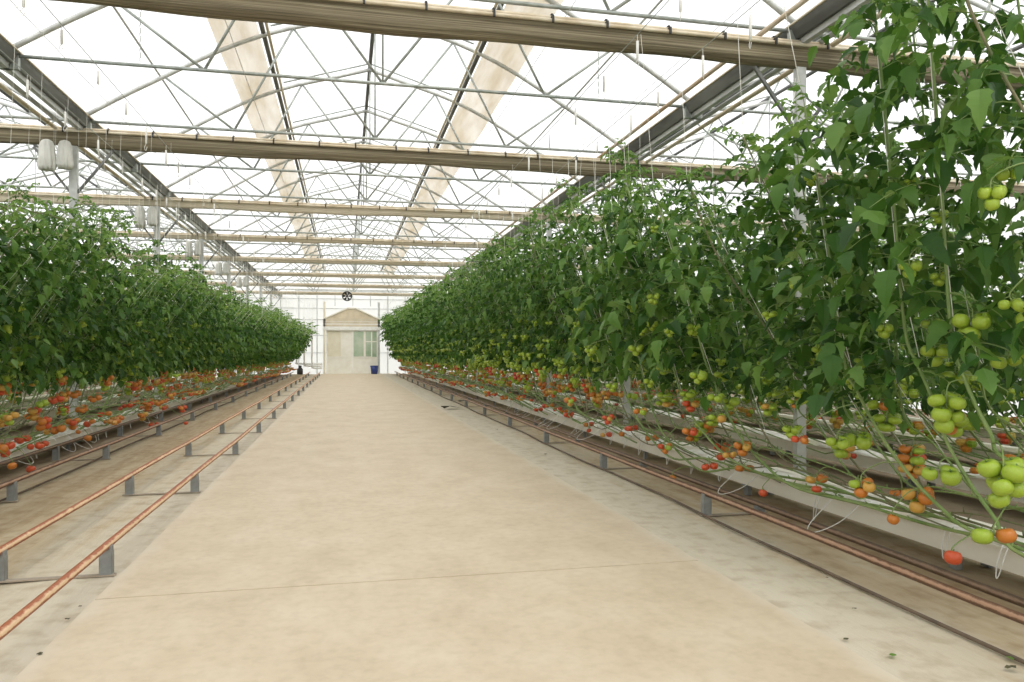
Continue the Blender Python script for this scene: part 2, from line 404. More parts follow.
# longitudinal purlins
def long_bar(name, x, z, r, mat, label, cat='purlin', group=None, y0=YB+.05, y1=YEND-.08):
    m = MB(); m.tube([(x,y0,z),(x,y1,z)], r, 8); return tag(m.build(name, mat, None, True), label, cat, group)
for bi, cx in enumerate(BAYS):
    w = ['left neighbouring bay','bay over the path','right neighbouring bay'][bi]
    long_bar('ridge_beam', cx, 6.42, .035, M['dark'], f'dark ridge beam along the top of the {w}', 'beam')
    for s, sn in ((-1,'left'),(1,'right')):
        for d, r, nm in ((1.6,.035,'upper'),(3.0,.014,'lower')):
            long_bar('purlin', cx+s*d, roofz(d)+.05, r, M['pale'] if d > 2 else M['dark'], f'{nm} purlin on the {sn} slope of the {w}', 'purlin')
# cream stained strips next to the upper purlins
for s, sn in ((-1,'left'),(1,'right')):
    m = MB(); ya = YB+.1; n = 60
    vs = []; 
    for j in range(n+1):
        y = ya+(YEND-.3-ya)*j/n
        for d in (1.66, 1.85, 2.04, 2.22):
            vs.append((CX+s*d, y, roofz(d)+.075-.02*math.sin(j*1.7+d*9)*(d > 1.7)))
    fs = [(j*4+i, j*4+i+1, (j+1)*4+i+1, (j+1)*4+i) for j in range(n) for i in range(3)]
    m.add(vs, fs)
    tag(m.build('roof_vent_flap', M['strip'], None, True), f'stained cream strip running along the {sn} roof slope', 'roof strip')
    m = MB(); m.tube([(CX+s*1.52, YB+.1, roofz(1.52)-.02),(CX+s*1.52, YEND-.1, roofz(1.52)-.02)], .022, 8)
    tag(m.build('vent_drive_pipe', M['creampipe'], None, True), f'cream pipe beside the upper purlin on the {sn} slope', 'pipe')

# ------------------------------------------------------------------ gutters with pipes
def gutter(x, s, label):
    e = empty('roof_gutter', (x, 0, 4.45)); y0, y1 = YB+.05, YEND-.08
    m = MB()   # s=+1: path lies to +x
    pr = [(-.10,-.02),(-.065,-.09),(.065,-.09),(.10,-.02),(.12,.03),(.105,.03),(.085,-.01),(.055,-.075),(-.055,-.075),(-.085,-.01),(-.105,.03),(-.12,.03)]
    m.extrude_y(pr, y0, y1); m.build('channel', M['dark'], e)  # dark channel colour includes the shade on its path-side face
    m = MB(); m.extrude_y([(s*-.03,-.15),(s*.03,-.15),(s*.03,-.09),(s*-.03,-.09)], y0, y1); m.build('gutter_beam', M['pale'], e)
    m = MB(); m.extrude_y([(s*.115,.03),(s*.14,.03),(s*.14,.045),(s*.115,.045)], y0, y1); m.build('lip_strip', M['creampipe'], e)
    for dx, dz, r, mt in ((-.20,-.10,.03,'pale'),(-.30,-.14,.028,'creampipe'),(-.42,-.06,.02,'pale')):
        m = MB(); m.tube([(s*dx,y0,dz),(s*dx,y1,dz)], r, 8); m.build('pipe', M[mt], e, True)
    for y in ty:
        m = MB(); m.box((-.12, y-.03, -.15), (.12, y+.03, .0)); m.build('bracket', M['steel'], e)
    tag(e, label, 'gutter')
gutter(CX-4, 1, 'dark steel roof gutter with pipes along the left of the path bay')
gutter(CX+4, -1, 'dark steel roof gutter with pipes along the right of the path bay')
long_bar('heating_pipe', 4.02, 4.40, .026, M['rustpipe'], 'long brown pipe hung inside the right gutter', 'pipe')

# ------------------------------------------------------------------ columns with knee braces
cy = [2.0+4.75*k for k in range(0, 9)]
def column(x, y, label, group=None):
    e = empty('steel_column', (x, y, 0))
    m = MB(); m.box((-.05,-.035,0), (.05,.035,4.27)); m.build('post', M['pale'], e)
    m = MB(); m.box((-.09,-.08,0), (.09,.08,.02)); m.build('base_plate', M['steel'], e)
    for s in (-1, 1):
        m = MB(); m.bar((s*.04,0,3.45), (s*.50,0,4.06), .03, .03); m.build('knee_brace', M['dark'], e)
    tag(e, label, 'column', group)
for s, sn in ((-1,'left'),(1,'right')):
    for k, y in enumerate(cy):
        column(CX+4*s-(.10 if s < 0 else 0), y, f'galvanised column under the {sn} gutter, {ORD[k]} from the camera', f'columns under the {sn} gutter')

# ------------------------------------------------------------------ folded shade screens
sy = [6.75+4.75*k for k in range(0, 8)]
for k, y in enumerate(sy):
    e = empty('folded_shade_screen', (CX, y, 4.08))
    r2 = random.Random(k); m = MB(); nseg = 96; prof = []
    nb = 20
    vs = []
    sg = [r2.uniform(0, 6) for _ in range(4)]
    for i in range(nseg+1):
        x = -11.9+23.8*i/nseg
        sag = .014*math.sin(x*1.1+sg[0])+.008*math.sin(x*3.7+sg[1])
        for j in range(nb):
            a = 2*math.pi*j/nb
            w = .075*(1+.12*math.sin(a*5+sg[2])); h = .115
            zz = math.copysign(abs(math.sin(a))**.6, math.sin(a))*h
            xx = math.copysign(abs(math.cos(a))**.7, math.cos(a))*w*(1+.10*math.sin(zz*90))
            vs.append((x, xx, .115+zz+(sag if zz < 0 else sag*.2)))
    fs = [(i*nb+j, (i+1)*nb+j, (i+1)*nb+(j+1)%nb, i*nb+(j+1)%nb) for i in range(nseg) for j in range(nb)]
    fs += [tuple(range(nb)), tuple(nseg*nb+j for j in range(nb))[::-1]]
    m.add(vs, fs); cb = m.build('cloth_bundle', M['cloth' if k < 2 else 'clothhaze'], e, True)  # far bundles get a lightened khaki, distance haze put into the colour
    zs_ = 1 if k < 2 else (.75 if k < 3 else .55); cb.scale = (1, zs_, zs_); cb.location = (0, 0, .23*(1-zs_))
    for dy, dz in ((-.088,.205),(-.05,.245),(.06,.25)):
        m = MB(); m.tube([(-11.9,dy,dz),(11.9,dy,dz)], .018, 8); m.build('carrier_pipe', M['creampipe'], e, True)
    m0 = None
    if k < 4:
        for i in range(int(16)):
            if m0 is None:
                c = MB(); c.box((-.010,-.122,.175),(.010,-.107,.24)); c.box((-.010,-.122,.232),(.010,-.05,.24)); c.box((-.010,-.08,.262),(.012,.08,.27)); m0 = c.mesh('clip', M['black'])
            link('clip', m0, e, (-4.2+i*.56+r2.uniform(-.05,.05), 0, 0))
    tag(e, f'khaki folded shade screen bundle across the roof, {ORD[k]} from the camera', 'shade screen', 'folded shade screens across the roof')

# white gathered curtains at the left columns
def curtain_mesh(seed, w, h):
    r2 = random.Random(seed); ph = r2.uniform(0, 6)
    m = MB(); prof = [(.02,.0),(w*.35,-.02),(w*.5,-h*.2),(w*.55,-h*.55),(w*.62,-h*.85),(w*.5,-h),(w*.2,-h*.97),(0.01,-h*.93)]
    m.lathe(prof, 40, sc=lambda a, z: 1+.16*math.sin(a*9+ph+z*6)+.07*math.sin(a*17+ph))
    return m.mesh('gathered_curtain', M['curtain'], True)
cm = [curtain_mesh(s, .17, .42) for s in range(3)]
for k, y in enumerate(cy[2:7]):
    for q, (dx, sc) in enumerate(((-.36, 1.0), (-.14, .92))):
        o = link('gathered_curtain', cm[(k+q) % 3], None, (CX-4+dx-.02, y-.16, 4.13), (0,0,k), (sc, sc*.8, sc))
        tag(o, f'white gathered cloth, {"outer" if q == 0 else "inner"} of two, at the {ORD[k+2]} column under the left gutter', 'curtain', 'gathered cloths at the left columns')

# ------------------------------------------------------------------ crop wires and twine hooks
WX = [(-2.35,'left wire nearer the path'),(-3.1,'left wire nearer the gutter'),(2.5,'right wire nearer the path'),(3.2,'right wire nearer the gutter')]
hm = MB(); hm.tube([(0,0,.0),(0,0,-.05)], .0025, 5); hm.lathe([(.001,-.05),(.011,-.052),(.013,-.13),(.011,-.2),(.001,-.205)], 8)
hm.tube(crv([(0,0,-.2),(.02,0,-.24),(.005,0,-.27),(-.012,0,-.23)], 8), .003, 5)
hmesh = hm.mesh('twine_hook', M['white'], True)
for x, nm in WX:
    long_bar('crop_wire', x, 4.03, .004, M['steel'], f'thin crop wire running along the {nm}', 'wire')
    y = 5.2+rnd.random()
    while y < 30:
        o = link('twine_hook', hmesh, None, (x, y, 4.03), (0,0,rnd.uniform(0,6)), (1,1,rnd.uniform(.8,1.3)))
        tag(o, f'white twine hook hanging from the {nm}', 'hook', f'twine hooks on the {nm}')
        y += rnd.uniform(.75, 1.25) if y < 16 else 2.2
# thin roof wires and two chains
k = 0
for x in (-2.9,-1.1,2.0,3.5):
    long_bar('support_wire', x, 4.37, .0035, M['pale'], f'thin support wire {"left" if x < .4 else "right"} of the path centre at {"inner" if abs(x-.44) < 2 else "outer"} position under the trusses', 'wire')
def chain(x, y, z0, z1, label):
    m = MB(); n = int((z1-z0)/.045)
    for i in range(n):
        z = z0+.0225+i*.045; a = (i % 2)*math.pi/2
        pts = [(x+.009*math.cos(t)*math.cos(a), y+.009*math.cos(t)*math.sin(a), z+.026*math.sin(t)) for t in np.linspace(0, 2*math.pi, 9)]
        m.tube(pts, .0035, 4, cap=False)
    tag(m.build('hanging_chain', M['steel'], None, True), label, 'chain')
chain(-2.2, 9.0, 4.45, roofz(-2.2-CX), 'thin vent chain hanging from the left roof slope to the truss')
chain(3.1, 9.0, 4.45, roofz(3.1-CX), 'thin vent chain hanging from the right roof slope to the truss')

# ------------------------------------------------------------------ rails
def track(xa, xb, y0, y1, mat, label, ph, zr=.165, step=2.55):
    e = empty('pipe_rail_track', ((xa+xb)/2, 0, 0)); cx = (xa+xb)/2
    for x in (xa, xb):
        zr = .06 if x > 3 else .165
        pts = [(x-cx+.006*math.sin(y*.9+x), y, zr+.003*math.sin(y*1.7)) for y in np.arange(y0, y1, 1.2)]
        m = MB(); m.tube(pts, .0215, 12); m.build('rail', M['railshade'] if abs(x) > 3 else mat, e, True)  # outer rail dark brown, with shadow put into its colour on the right
    y = ph; lm = None
    while y < y1-.5:
        for x in (xa, xb):
            if lm is None:
                b = MB(); b.box((-.032,-.004,0),(.032,.004,.135)); b.box((-.032,.0,0),(-.026,.05,.135)); b.box((.026,.0,0),(.032,.05,.135))
                b.extrude_y([(-.03,.13),(.03,.13),(.028,.165),(.022,.165),(.018,.145),(-.018,.145),(-.022,.165),(-.028,.165)], -.004, .05)
                lm = b.mesh('support_leg', M['leg'])
            link('support_leg', lm, e, (x-cx, y, 0), None, (1,1,.32 if x > 3 else 1))
        m = MB(); m.box((xa-cx-.05, y-.012, 0), (xb-cx+.05, y+.03, .008)); m.build('cross_tie', M['tie'], e)
        y += step
    tag(e, label, 'rail track')
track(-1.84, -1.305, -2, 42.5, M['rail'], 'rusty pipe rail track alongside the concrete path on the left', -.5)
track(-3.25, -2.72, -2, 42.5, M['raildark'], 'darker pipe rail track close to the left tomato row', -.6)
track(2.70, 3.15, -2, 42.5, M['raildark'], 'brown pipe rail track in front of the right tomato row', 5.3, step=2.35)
def streak(x, label, seed):  # thin dark tube drawn as a wavy line along the ground
    r2 = random.Random(seed)
    pts = [(x+.02*math.sin(y*1.1+seed)+r2.uniform(-.01,.01), y, .012) for y in np.arange(-1, 38, .7)]
    m = MB(); m.tube(crv(pts, 200), .010, 6); tag(m.build('ground_streak', M['streak'], None, True), label, 'streak')
streak(2.66, 'dark brown hose lying on the ground under the right rails', 1)
streak(-2.80, 'dark brown hose lying on the ground under the left rails', 5)

# ------------------------------------------------------------------ troughs and slabs
def trough(x, label, group=None, y1=42.8, legs=True):
    e = empty('growing_trough', (x, 0, 0))
    m = MB(); pr = [(-.15,.10),(.15,.10),(.15,.215),(.19,.225),(.19,.215),(.158,.205),(.158,.092),(-.158,.092),(-.158,.205),(-.19,.215),(-.19,.225),(-.15,.215)]
    # C-shaped white steel channel
    pr = [(-.19,.23),(-.15,.22),(-.15,.11),(.15,.11),(.15,.22),(.19,.23),(.19,.222),(.158,.212),(.158,.10),(-.158,.10),(-.158,.212),(-.19,.222)]
    m.extrude_y(pr, -1.5, y1); m.build('channel', M['trough'], e)
    if legs:
        lm = None; y = -.9
        while y < y1-.5:
            if lm is None:
                b = MB(); b.box((-.13,-.03,0),(-.09,.03,.10)); b.box((.09,-.03,0),(.13,.03,.10)); b.box((-.15,-.035,.085),(.15,.035,.10)); lm = b.mesh('trough_leg', M['leg'])
            link('trough_leg', lm, e, (0, y, 0)); y += 2.3
    tag(e, label, 'trough', group)
sm = []
for s in range(3):
    r2 = random.Random(s+50); m = MB(); n = 12; vs = []; nb = 12
    for i in range(n+1):
        y = -.5+i/n; e_ = min(1, min(i, n-i)/.8+.3)
        for j in range(nb):
            a = 2*math.pi*j/nb
            vs.append((math.copysign(abs(math.cos(a))**.5, math.cos(a))*.125*(.8+.2*e_)+r2.uniform(-.008,.008), y, .065+math.copysign(abs(math.sin(a))**.5, math.sin(a))*.065*e_+r2.uniform(-.004,.004)*(math.sin(a) > 0)))
    fs = [(i*nb+j, i*nb+(j+1)%nb, (i+1)*nb+(j+1)%nb, (i+1)*nb+j) for i in range(n) for j in range(nb)]
    fs += [tuple(range(nb))[::-1], tuple(n*nb+j for j in range(nb))]
    m.add(vs, fs); sm.append(m.mesh('grow_slab', M['slab'], True))
for sgn, sn in ((-1,'left'),(1,'right')):
    for i, x in enumerate((3.55, 5.2, 6.85, 8.5)):
        x *= sgn
        trough(x, f'long white growing trough of the {["nearest","second","third","fourth"][i]} row {sn} of the path')
        y = -1
        k = 0
        while y < 42 and i < 2:
            o = link('grow_slab', sm[k % 3], None, (x, y, .114), (0,0,rnd.uniform(-.02,.02)))
            tag(o, f'white wrapped grow slab in the {["nearest","second"][i]} trough {sn} of the path', 'grow slab', f'grow slabs in the {["nearest","second"][i]} {sn} trough')
            y += 1.16 if i == 0 else 1.6; k += 1

# ------------------------------------------------------------------ tomato foliage
def unit(v): return v/(np.linalg.norm(v)+1e-9)
US = [0,.12,.26,.34,.48,.57,.74,1.0]; WS = [.02,.26,.37,.28,.35,.23,.19,0]
def leaflet(mb, base, d, nrm, L, fold, droop, mi, simple_=False):
    d = unit(d); side = unit(np.cross(d, nrm)); up = np.cross(side, d)
    if simple_: us, ws = [0,.3,.65,1.0], [.03,.42,.34,0]
    else: us, ws = US, WS
    P = []
    for u, w in zip(us, ws):
        c = base+d*u*L-up*droop*L*u*u
        hw = w*L
        P.append(c-up*fold*hw*.0)
        P.append(c+side*hw+up*fold*hw); P.append(c-side*hw+up*fold*hw)
    fs = []
    for i in range(len(us)-1):
        a = i*3; b = a+3
        if i < len(us)-2: fs += [(a, a+1, b+1, b), (a+2, a, b, b+2)]
        else: fs += [(a, a+1, b), (a+2, a, b)]
    mb.add(P, fs, mi)
def compound_leaf(mb, rg, base, d, L, mi=0, low=False, stemmi=1):
    d = unit(d); n = 6; pts = [base]; dd = d.copy()
    for i in range(n):
        dd = unit(dd+np.array([rg.uniform(-.1,.1), rg.uniform(-.1,.1), -.17-.12*rg.random()])); pts.append(pts[-1]+dd*L/n)
    pts = np.array(pts)
    if not low: mb.tube(pts[:-1], [.0032,.003,.0026,.0022,.002,.0015], 3, stemmi, cap=False)
    def P(t):
        k = t*(len(pts)-1); i = min(int(k), len(pts)-2); return pts[i]+(pts[i+1]-pts[i])*(k-i), unit(pts[i+1]-pts[i])
    up0 = np.array([0,0,1.])
    p, t = P(1.0)
    leaflet(mb, p, t+np.array([0,0,-.2]), unit(np.cross(np.cross(t, up0), t)+1e-3), L*(.31 if not low else .36), rg.uniform(-.1,.6), rg.uniform(0,.7), mi, low)
    for tt, sz in ((.28,.15),(.42,.24),(.54,.12),(.66,.28),(.86,.25)) if not low else ((.35,.25),(.58,.29),(.84,.29)):
        p, t = P(tt); s0 = unit(np.cross(t, up0)+1e-4)
        for s in (-1, 1):
            if rg.random() < .06: continue
            dv = s*s0+t*rg.uniform(.2,.6)+np.array([rg.uniform(-.2,.2), rg.uniform(-.2,.2), rg.uniform(-.75,.3)])
            nv = unit(up0+np.array([rg.uniform(-.8,.8), rg.uniform(-.8,.8), 0]))
            leaflet(mb, p, dv, nv, L*sz*rg.uniform(.8,1.2), rg.uniform(-.2,.8), rg.uniform(-.1,.9), mi, low)
Z0 = .22
def stem_path(side, dx, H, rg):
    s = side; j = lambda a: rg.uniform(-a, a)
    lean = rg.uniform(.25, .7)
    hz = .16+.22*rg.random(); o = rg.uniform(0,.18)
    pts = [(0, -3.1+j(.2), -.03), (-.14*s, -2.8, .06), (-(.22+o)*s+j(.08), -2.3, hz-.10+j(.07)), (-(.25+o)*s+j(.1), -1.8, hz-.03+j(.09)), (-(.28+o)*s+j(.1), -1.3, hz-.05+j(.09)), (-(.3+o)*s+j(.1), -.85, hz-.03+j(.07)), (-.30*s+j(.05), -.45, hz+j(.05)),
           (-.30*s+j(.04), -.08, hz+.28), (-.34*s+j(.03), .12, .85), ((dx*.55)*s+j(.05), .12+lean*.4, 1.55), ((dx*.8)*s+j(.05), .12+lean*.75, 2.2), (dx*s+j(.04), .12+lean, H-Z0)]
    return crv(pts, 58)
def foliage(path, H, rg, low=False, zlo=.95, big=1.0):
    mb = MB(); zs = path[:,2]+Z0
    zt = H
    n = int((40 if not low else 30)/big**1.5)
    ang = rg.uniform(0, 6)
    for i in range(n):
        z = zlo+(zt-zlo)*((i+.5)/n)**.95
        cand = [q for q in range(len(path)) if zs[q] >= z] 
        k = cand[0] if cand else len(path)-1
        b = path[k]+np.array([0,0,0])
        ang += 2.4+rg.uniform(-.5,.5)
        f = (z-zlo)/(zt-zlo)
        L = big*(.46-.16*max(0, f-.55)/.45)*rg.uniform(.75,1.15)
        if f < .08: L *= .75
        if f > .93: L *= .6
        el = .15+.5*f+rg.uniform(-.2,.3)
        # leaves spread along the row as well as out over the rails
        d = np.array([math.cos(ang)*.95, math.sin(ang), el])
        compound_leaf(mb, rg, b, d, L, 0 if (f < .86 or rg.random() < .4) else 2, low)
    # growing tip
    b = path[-1]
    for q in range(4):
        a = rg.uniform(0, 6.3); compound_leaf(mb, rg, b+np.array([0,0,-.03*q]), np.array([math.cos(a)*.6, math.sin(a)*.6, 1.2]), .20, 2, low)
    return mb
# ------------------------------------------------------------------ tomatoes
def tom_mesh(mat, low=False):
    m = MB(); n = 16 if not low else 8
    if not low: prof = [(.001,.30),(.10,.36),(.24,.40),(.38,.34),(.48,.18),(.51,0),(.47,-.2),(.36,-.35),(.2,-.42),(.001,-.44)]
    else: prof = [(.001,.36),(.36,.33),(.5,.02),(.36,-.34),(.001,-.43)]
    m.lathe(prof, n, sc=lambda a, z: 1+.018*math.cos(5*a))
    if not low:
        for q in range(5):
            a = 2*math.pi*q/5; da = .22
            m.add([(0,0,.35),(.12*math.cos(a-da),.12*math.sin(a-da),.39),(.34*math.cos(a),.34*math.sin(a),.46),(.12*math.cos(a+da),.12*math.sin(a+da),.39)], [(0,1,2,3)], 1)
        m.tube([(0,0,.34),(.01,0,.52)], .035, 5, 1)
    return m
TM = [tom_mesh(f).mesh('tomato', [f, M['calyx']], True) for f in FR]
TML = tom_mesh(None, True)
def cluster_layout(rg, n, dia):
    """positions of n tomatoes around a hanging stalk starting at 0"""
    out = []
    for i in range(n):
        a = i*2.5+rg.uniform(-.3,.3); lvl = i//3
        rr = dia*.56 if n > 1 else 0
        if i == n-1 and n > 3: rr = dia*.15
        out.append(np.array([rr*math.cos(a), rr*math.sin(a), -.05-dia*.78*lvl-.25*dia*(i % 3)/2]))
    return out
def stalk_mesh(org, anchor, toms):
    m = MB(); a = np.array(anchor)
    bend = (a*.5)+np.array([0,0,.03*min(1, np.linalg.norm(a)*8)])
    low = min(t[2] for t in toms)
    pts = crv([a, bend, (0,0,0), (0,0,max(low+.02, -.3))], 10)
    m.tube(pts, .0035, 5)
    for t in toms: m.tube([(0,0,t[2]+.035), (t[0]*.95, t[1]*.95, t[2]+.025)], .0025, 4)
    return m.mesh('fruit_cluster', M['stem'], True)
def cluster(parent, loc, anchor, n, dia, cols, rg):
    toms = cluster_layout(rg, n, dia)
    anchor = np.array(anchor)-np.array(loc)
    c = link('fruit_cluster', stalk_mesh(loc, anchor, toms), parent, tuple(loc))
    for i, t in enumerate(toms):
        ci = cols[i % len(cols)]
        sc = dia*rg.uniform(.86,1.1)
        link('tomato', TM[ci], c, tuple(t), (rg.uniform(-.4,.4), rg.uniform(-.4,.4), rg.uniform(0,6)), (sc, sc, sc*rg.uniform(.88,1)))
    return c
def pick_cols(z, rg):
    if z < .5: return [rg.choice([2,3,3])]*2+[rg.choice([2,3])]
    if z < .78: return [rg.choice([2,3,3]), rg.choice([1,2,0]), rg.choice([0,1,2])]
    if z < .98: return rg.choice([[0,0,1],[1,2,0],[2,3,1],[0],[0]])
    return [0]
# prototypes: stem / foliage / twine per row line, several variants
KINDS = {  # key: side, dx toward path, height
    'RA': (1, -1.05, 2.98), 'RB': (1, -.38, 3.25), 'LA': (-1, -1.15, 2.5), 'LB': (-1, -.45, 2.82)}
WIRE = {'RA': 2.5, 'RB': 3.2, 'LA': -2.35, 'LB': -3.1}
VAR = {}
def clusters_for(path, side, rg, dense=1.0):
    """list of (loc, anchor, n, dia, cols) in plant space"""
    out = []; zs = path[:,2]+Z0
    targets = []
    for z in (.30,.48,.62,.75,.9,1.05,1.2,1.4,1.65,1.95,2.3):
        pr = .33 if z < .7 else (.6 if z < .95 else (.95 if z < 1.7 else .5))
        if rg.random() < pr*dense*(1.25 if side > 0 and .85 < z < 1.5 else 1): targets.append(z+rg.uniform(-.06,.06))
    for z in targets:
        if z < .55:
            k = rg.randrange(16, 34); a = path[k]
            hang = rg.uniform(.03,.07)
            if a[2]+Z0 < .5: hang = .02
        else:
            cand = [q for q in range(len(path)) if zs[q] >= z+.08]; k = cand[0] if cand else len(path)-1
            a = path[k]; hang = .06
        out_dir = -side*(rg.uniform(.02,.13) if z < .85 else (rg.uniform(.14,.32) if side > 0 else rg.uniform(0,.10))) if z < 1.8 else rg.choice([-1,1])*.06
        loc = a+np.array([out_dir, rg.uniform(-.1,.1), -hang])
        n = rg.choice([1,2,2,3]) if z < .55 else rg.choice([3,4,5,5,6])
        dia = (.070 if z < 1.3 else .05-.008*(z-1.3))*rg.uniform(.92,1.15)
        if z > 1.9: dia *= .8
        # keep the fruit above the trough and the ground
        zl = loc[2]+Z0-.05-dia*1.2
        if zl < .12: loc[2] += .12-zl
        out.append((loc, a, n, dia, pick_cols(z, rg)))
    return out
for key, (s, dx, H) in KINDS.items():
    VAR[key] = []
    for v in range(6):
        rg = random.Random(hash(key) % 1 + v*13+ord(key[0])*7+ord(key[1]))
        h = H*rg.uniform(.90, 1.10)
        path = stem_path(s, dx, h, rg)
        sm_ = MB(); k = len(path)
        sm_.tube(path, [.0062-.002*max(0, i/k-.5)+(.0012 if i > 26 else 0) for i in range(k)], 6)
        # small knots where leaves were picked
        for q in range(8, 34, 2):
            p_ = path[q]; sm_.tube([p_, p_+np.array([rg.uniform(-.03,.03), .0, rg.uniform(.01,.04)])], [.005,.003], 4)
        st = sm_.mesh('stem', M['stem'] if v % 2 else M['oldstem'], True)
        fo = foliage(path, h, rg, zlo=1.05 if s > 0 else .95, big=.84 if s > 0 else .78)
        fm = fo.mesh('foliage', [M['leaf'], M['stem'], M['leafy']], False)
        tw = MB(); top = path[-1]; wx = WIRE[key]-3.55*s
        pts = [path[36]+np.array([.012,0,0]), path[44]+np.array([-.012,0,0]), top, np.array([wx, top[1]+.05, 4.0-Z0])]
        tw.tube(pts, .0022 if s > 0 else .0013, 4); tm = tw.mesh('twine', M['twine'])
        # far version: one mesh
        far = foliage(path, h, rg, low=True, big=.92 if s > 0 else .85)
        far.m = [0 if mi == 1 else (1 if mi == 2 else 0) for mi in far.m]
        far.tube(path[::3], .009, 4, 2); far.tube(pts[1:], .003, 3, 3)
        for (loc, a, n, dia, cols) in clusters_for(path, s, rg, 1.0):
            for i, t_ in enumerate(cluster_layout(rg, n, dia)):
                ci = cols[i % len(cols)]
                if rg.random() < .45 and ci > 0: ci -= 1
                far.add(TML.v[0]*dia*1.1+(np.array(loc)+t_), TML.f, 4+ci)
        farm = far.mesh('tomato_vine', [M['leaf'], M['leafy'], M['stem'], M['twine']]+FR, False)
        VAR[key].append((path, st, fm, tm, farm))
SN = {'R': 'right', 'L': 'left'}; LN = {'A': 'leaning out over the rails', 'B': 'standing upright behind'}
STEP = .565; near_right = []; near_left = []; NVINE = 0
def onX(px, py, X):
    a = (px-512)/F; return at(px, py, X/(a*math.cos(TH)+math.sin(TH)))
# the seven vines one can follow with the eye at the near right: top to bottom
TRACE = [[(951,330,2.88),(967,385,2.90),(990,432,2.93),(1012,462,2.96)],
         [(905,330,2.88),(918,365,2.90),(932,398,2.92),(946,440,2.94),(969,482,2.97),(994,517,3.0),(1022,555,3.02)],
         [(845,365,2.90),(857,391,2.92),(878,431,2.94),(906,471,2.97),(941,508,3.0),(975,532,3.02)],
         [(705,360,2.90),(722,400,2.93),(738,433,2.96),(766,466,3.0),(797,488,3.04)],
         [(677,381,2.90),(691,414,2.94),(710,440,2.97),(735,462,3.02)],
         [(642,372,2.90),(654,414,2.94),(668,440,2.97),(700,470,3.04)],
         [(611,360,2.90),(628,400,2.94),(647,433,2.98),(672,458,3.04)]]
CUSTOM = []
for q, tr in enumerate(TRACE):
    P = [onX(*t) for t in tr][::-1]      # bottom to top
    rg = random.Random(q+400)
    b0 = P[0]; root = Vector((3.55, b0.y-1.2, Z0)); top = P[-1]
    low = [Vector((3.55, b0.y-2.3, Z0-.03)), Vector((3.35, b0.y-1.9, Z0+.08)), Vector((3.15, b0.y-1.2, max(.3, b0.z-.16))), Vector((3.08, b0.y-.6, max(.32, b0.z-.08)))]
    tz, tx, ty_ = ((3.6, 2.8, .12), (3.4, 2.75, .12), (2.75, 2.75, .18), (2.62, 2.6, .35), (2.8, 2.58, .4), (2.85, 2.55, .4), (3.0, 2.55, .4))[q]
    hi = [top+Vector(((tx-top.x)*.25, ty_*.3, (tz-top.z)*.3)), top+Vector(((tx-top.x)*.6, ty_*.65, (tz-top.z)*.66)), Vector((tx, top.y+ty_, tz))]
    pts = crv([p_-root for p_ in low+P+hi], 56)
    CUSTOM.append((root.y, root, pts))
entries = {'RA': [], 'RB': [], 'LA': [], 'LB': []}
for y0, root, pts in CUSTOM: entries['RA'].append((pts[40][1]+y0, root, pts))
for key in entries:
    y = 2.3 if key[0] == 'R' else 3.4
    if key[1] == 'B': y += .27
    while y < 43.2:
        if not (key == 'RA' and any(abs(y+.35-c[0]) < .30 for c in entries['RA'] if c[2] is not None)): entries[key].append((y+.35, y, None))
        y += STEP
    entries[key].sort(key=lambda t: t[0])
def twine_mesh(path, key, s):
    tw = MB(); top = path[-1]; wx = WIRE[key]-3.55*s
    tw.tube([path[38]+np.array([.012,0,0]), path[46]+np.array([-.012,0,0]), top, np.array([wx, top[1]+.05, 4.0-Z0])], .0022, 4)
    return tw.mesh('twine', M['twine'])
def stem_mesh(path, rg, mat):
    sm_ = MB(); k = len(path)
    sm_.tube(path, [.0095-.004*max(0, i/k-.5) for i in range(k)], 8)
    for q in range(8, 40, 2):
        p_ = path[q]; sm_.tube([p_, p_+np.array([rg.uniform(-.03,.03), .0, rg.uniform(.01,.03)])], [.006,.003], 5)
    return sm_.mesh('stem', mat, True)
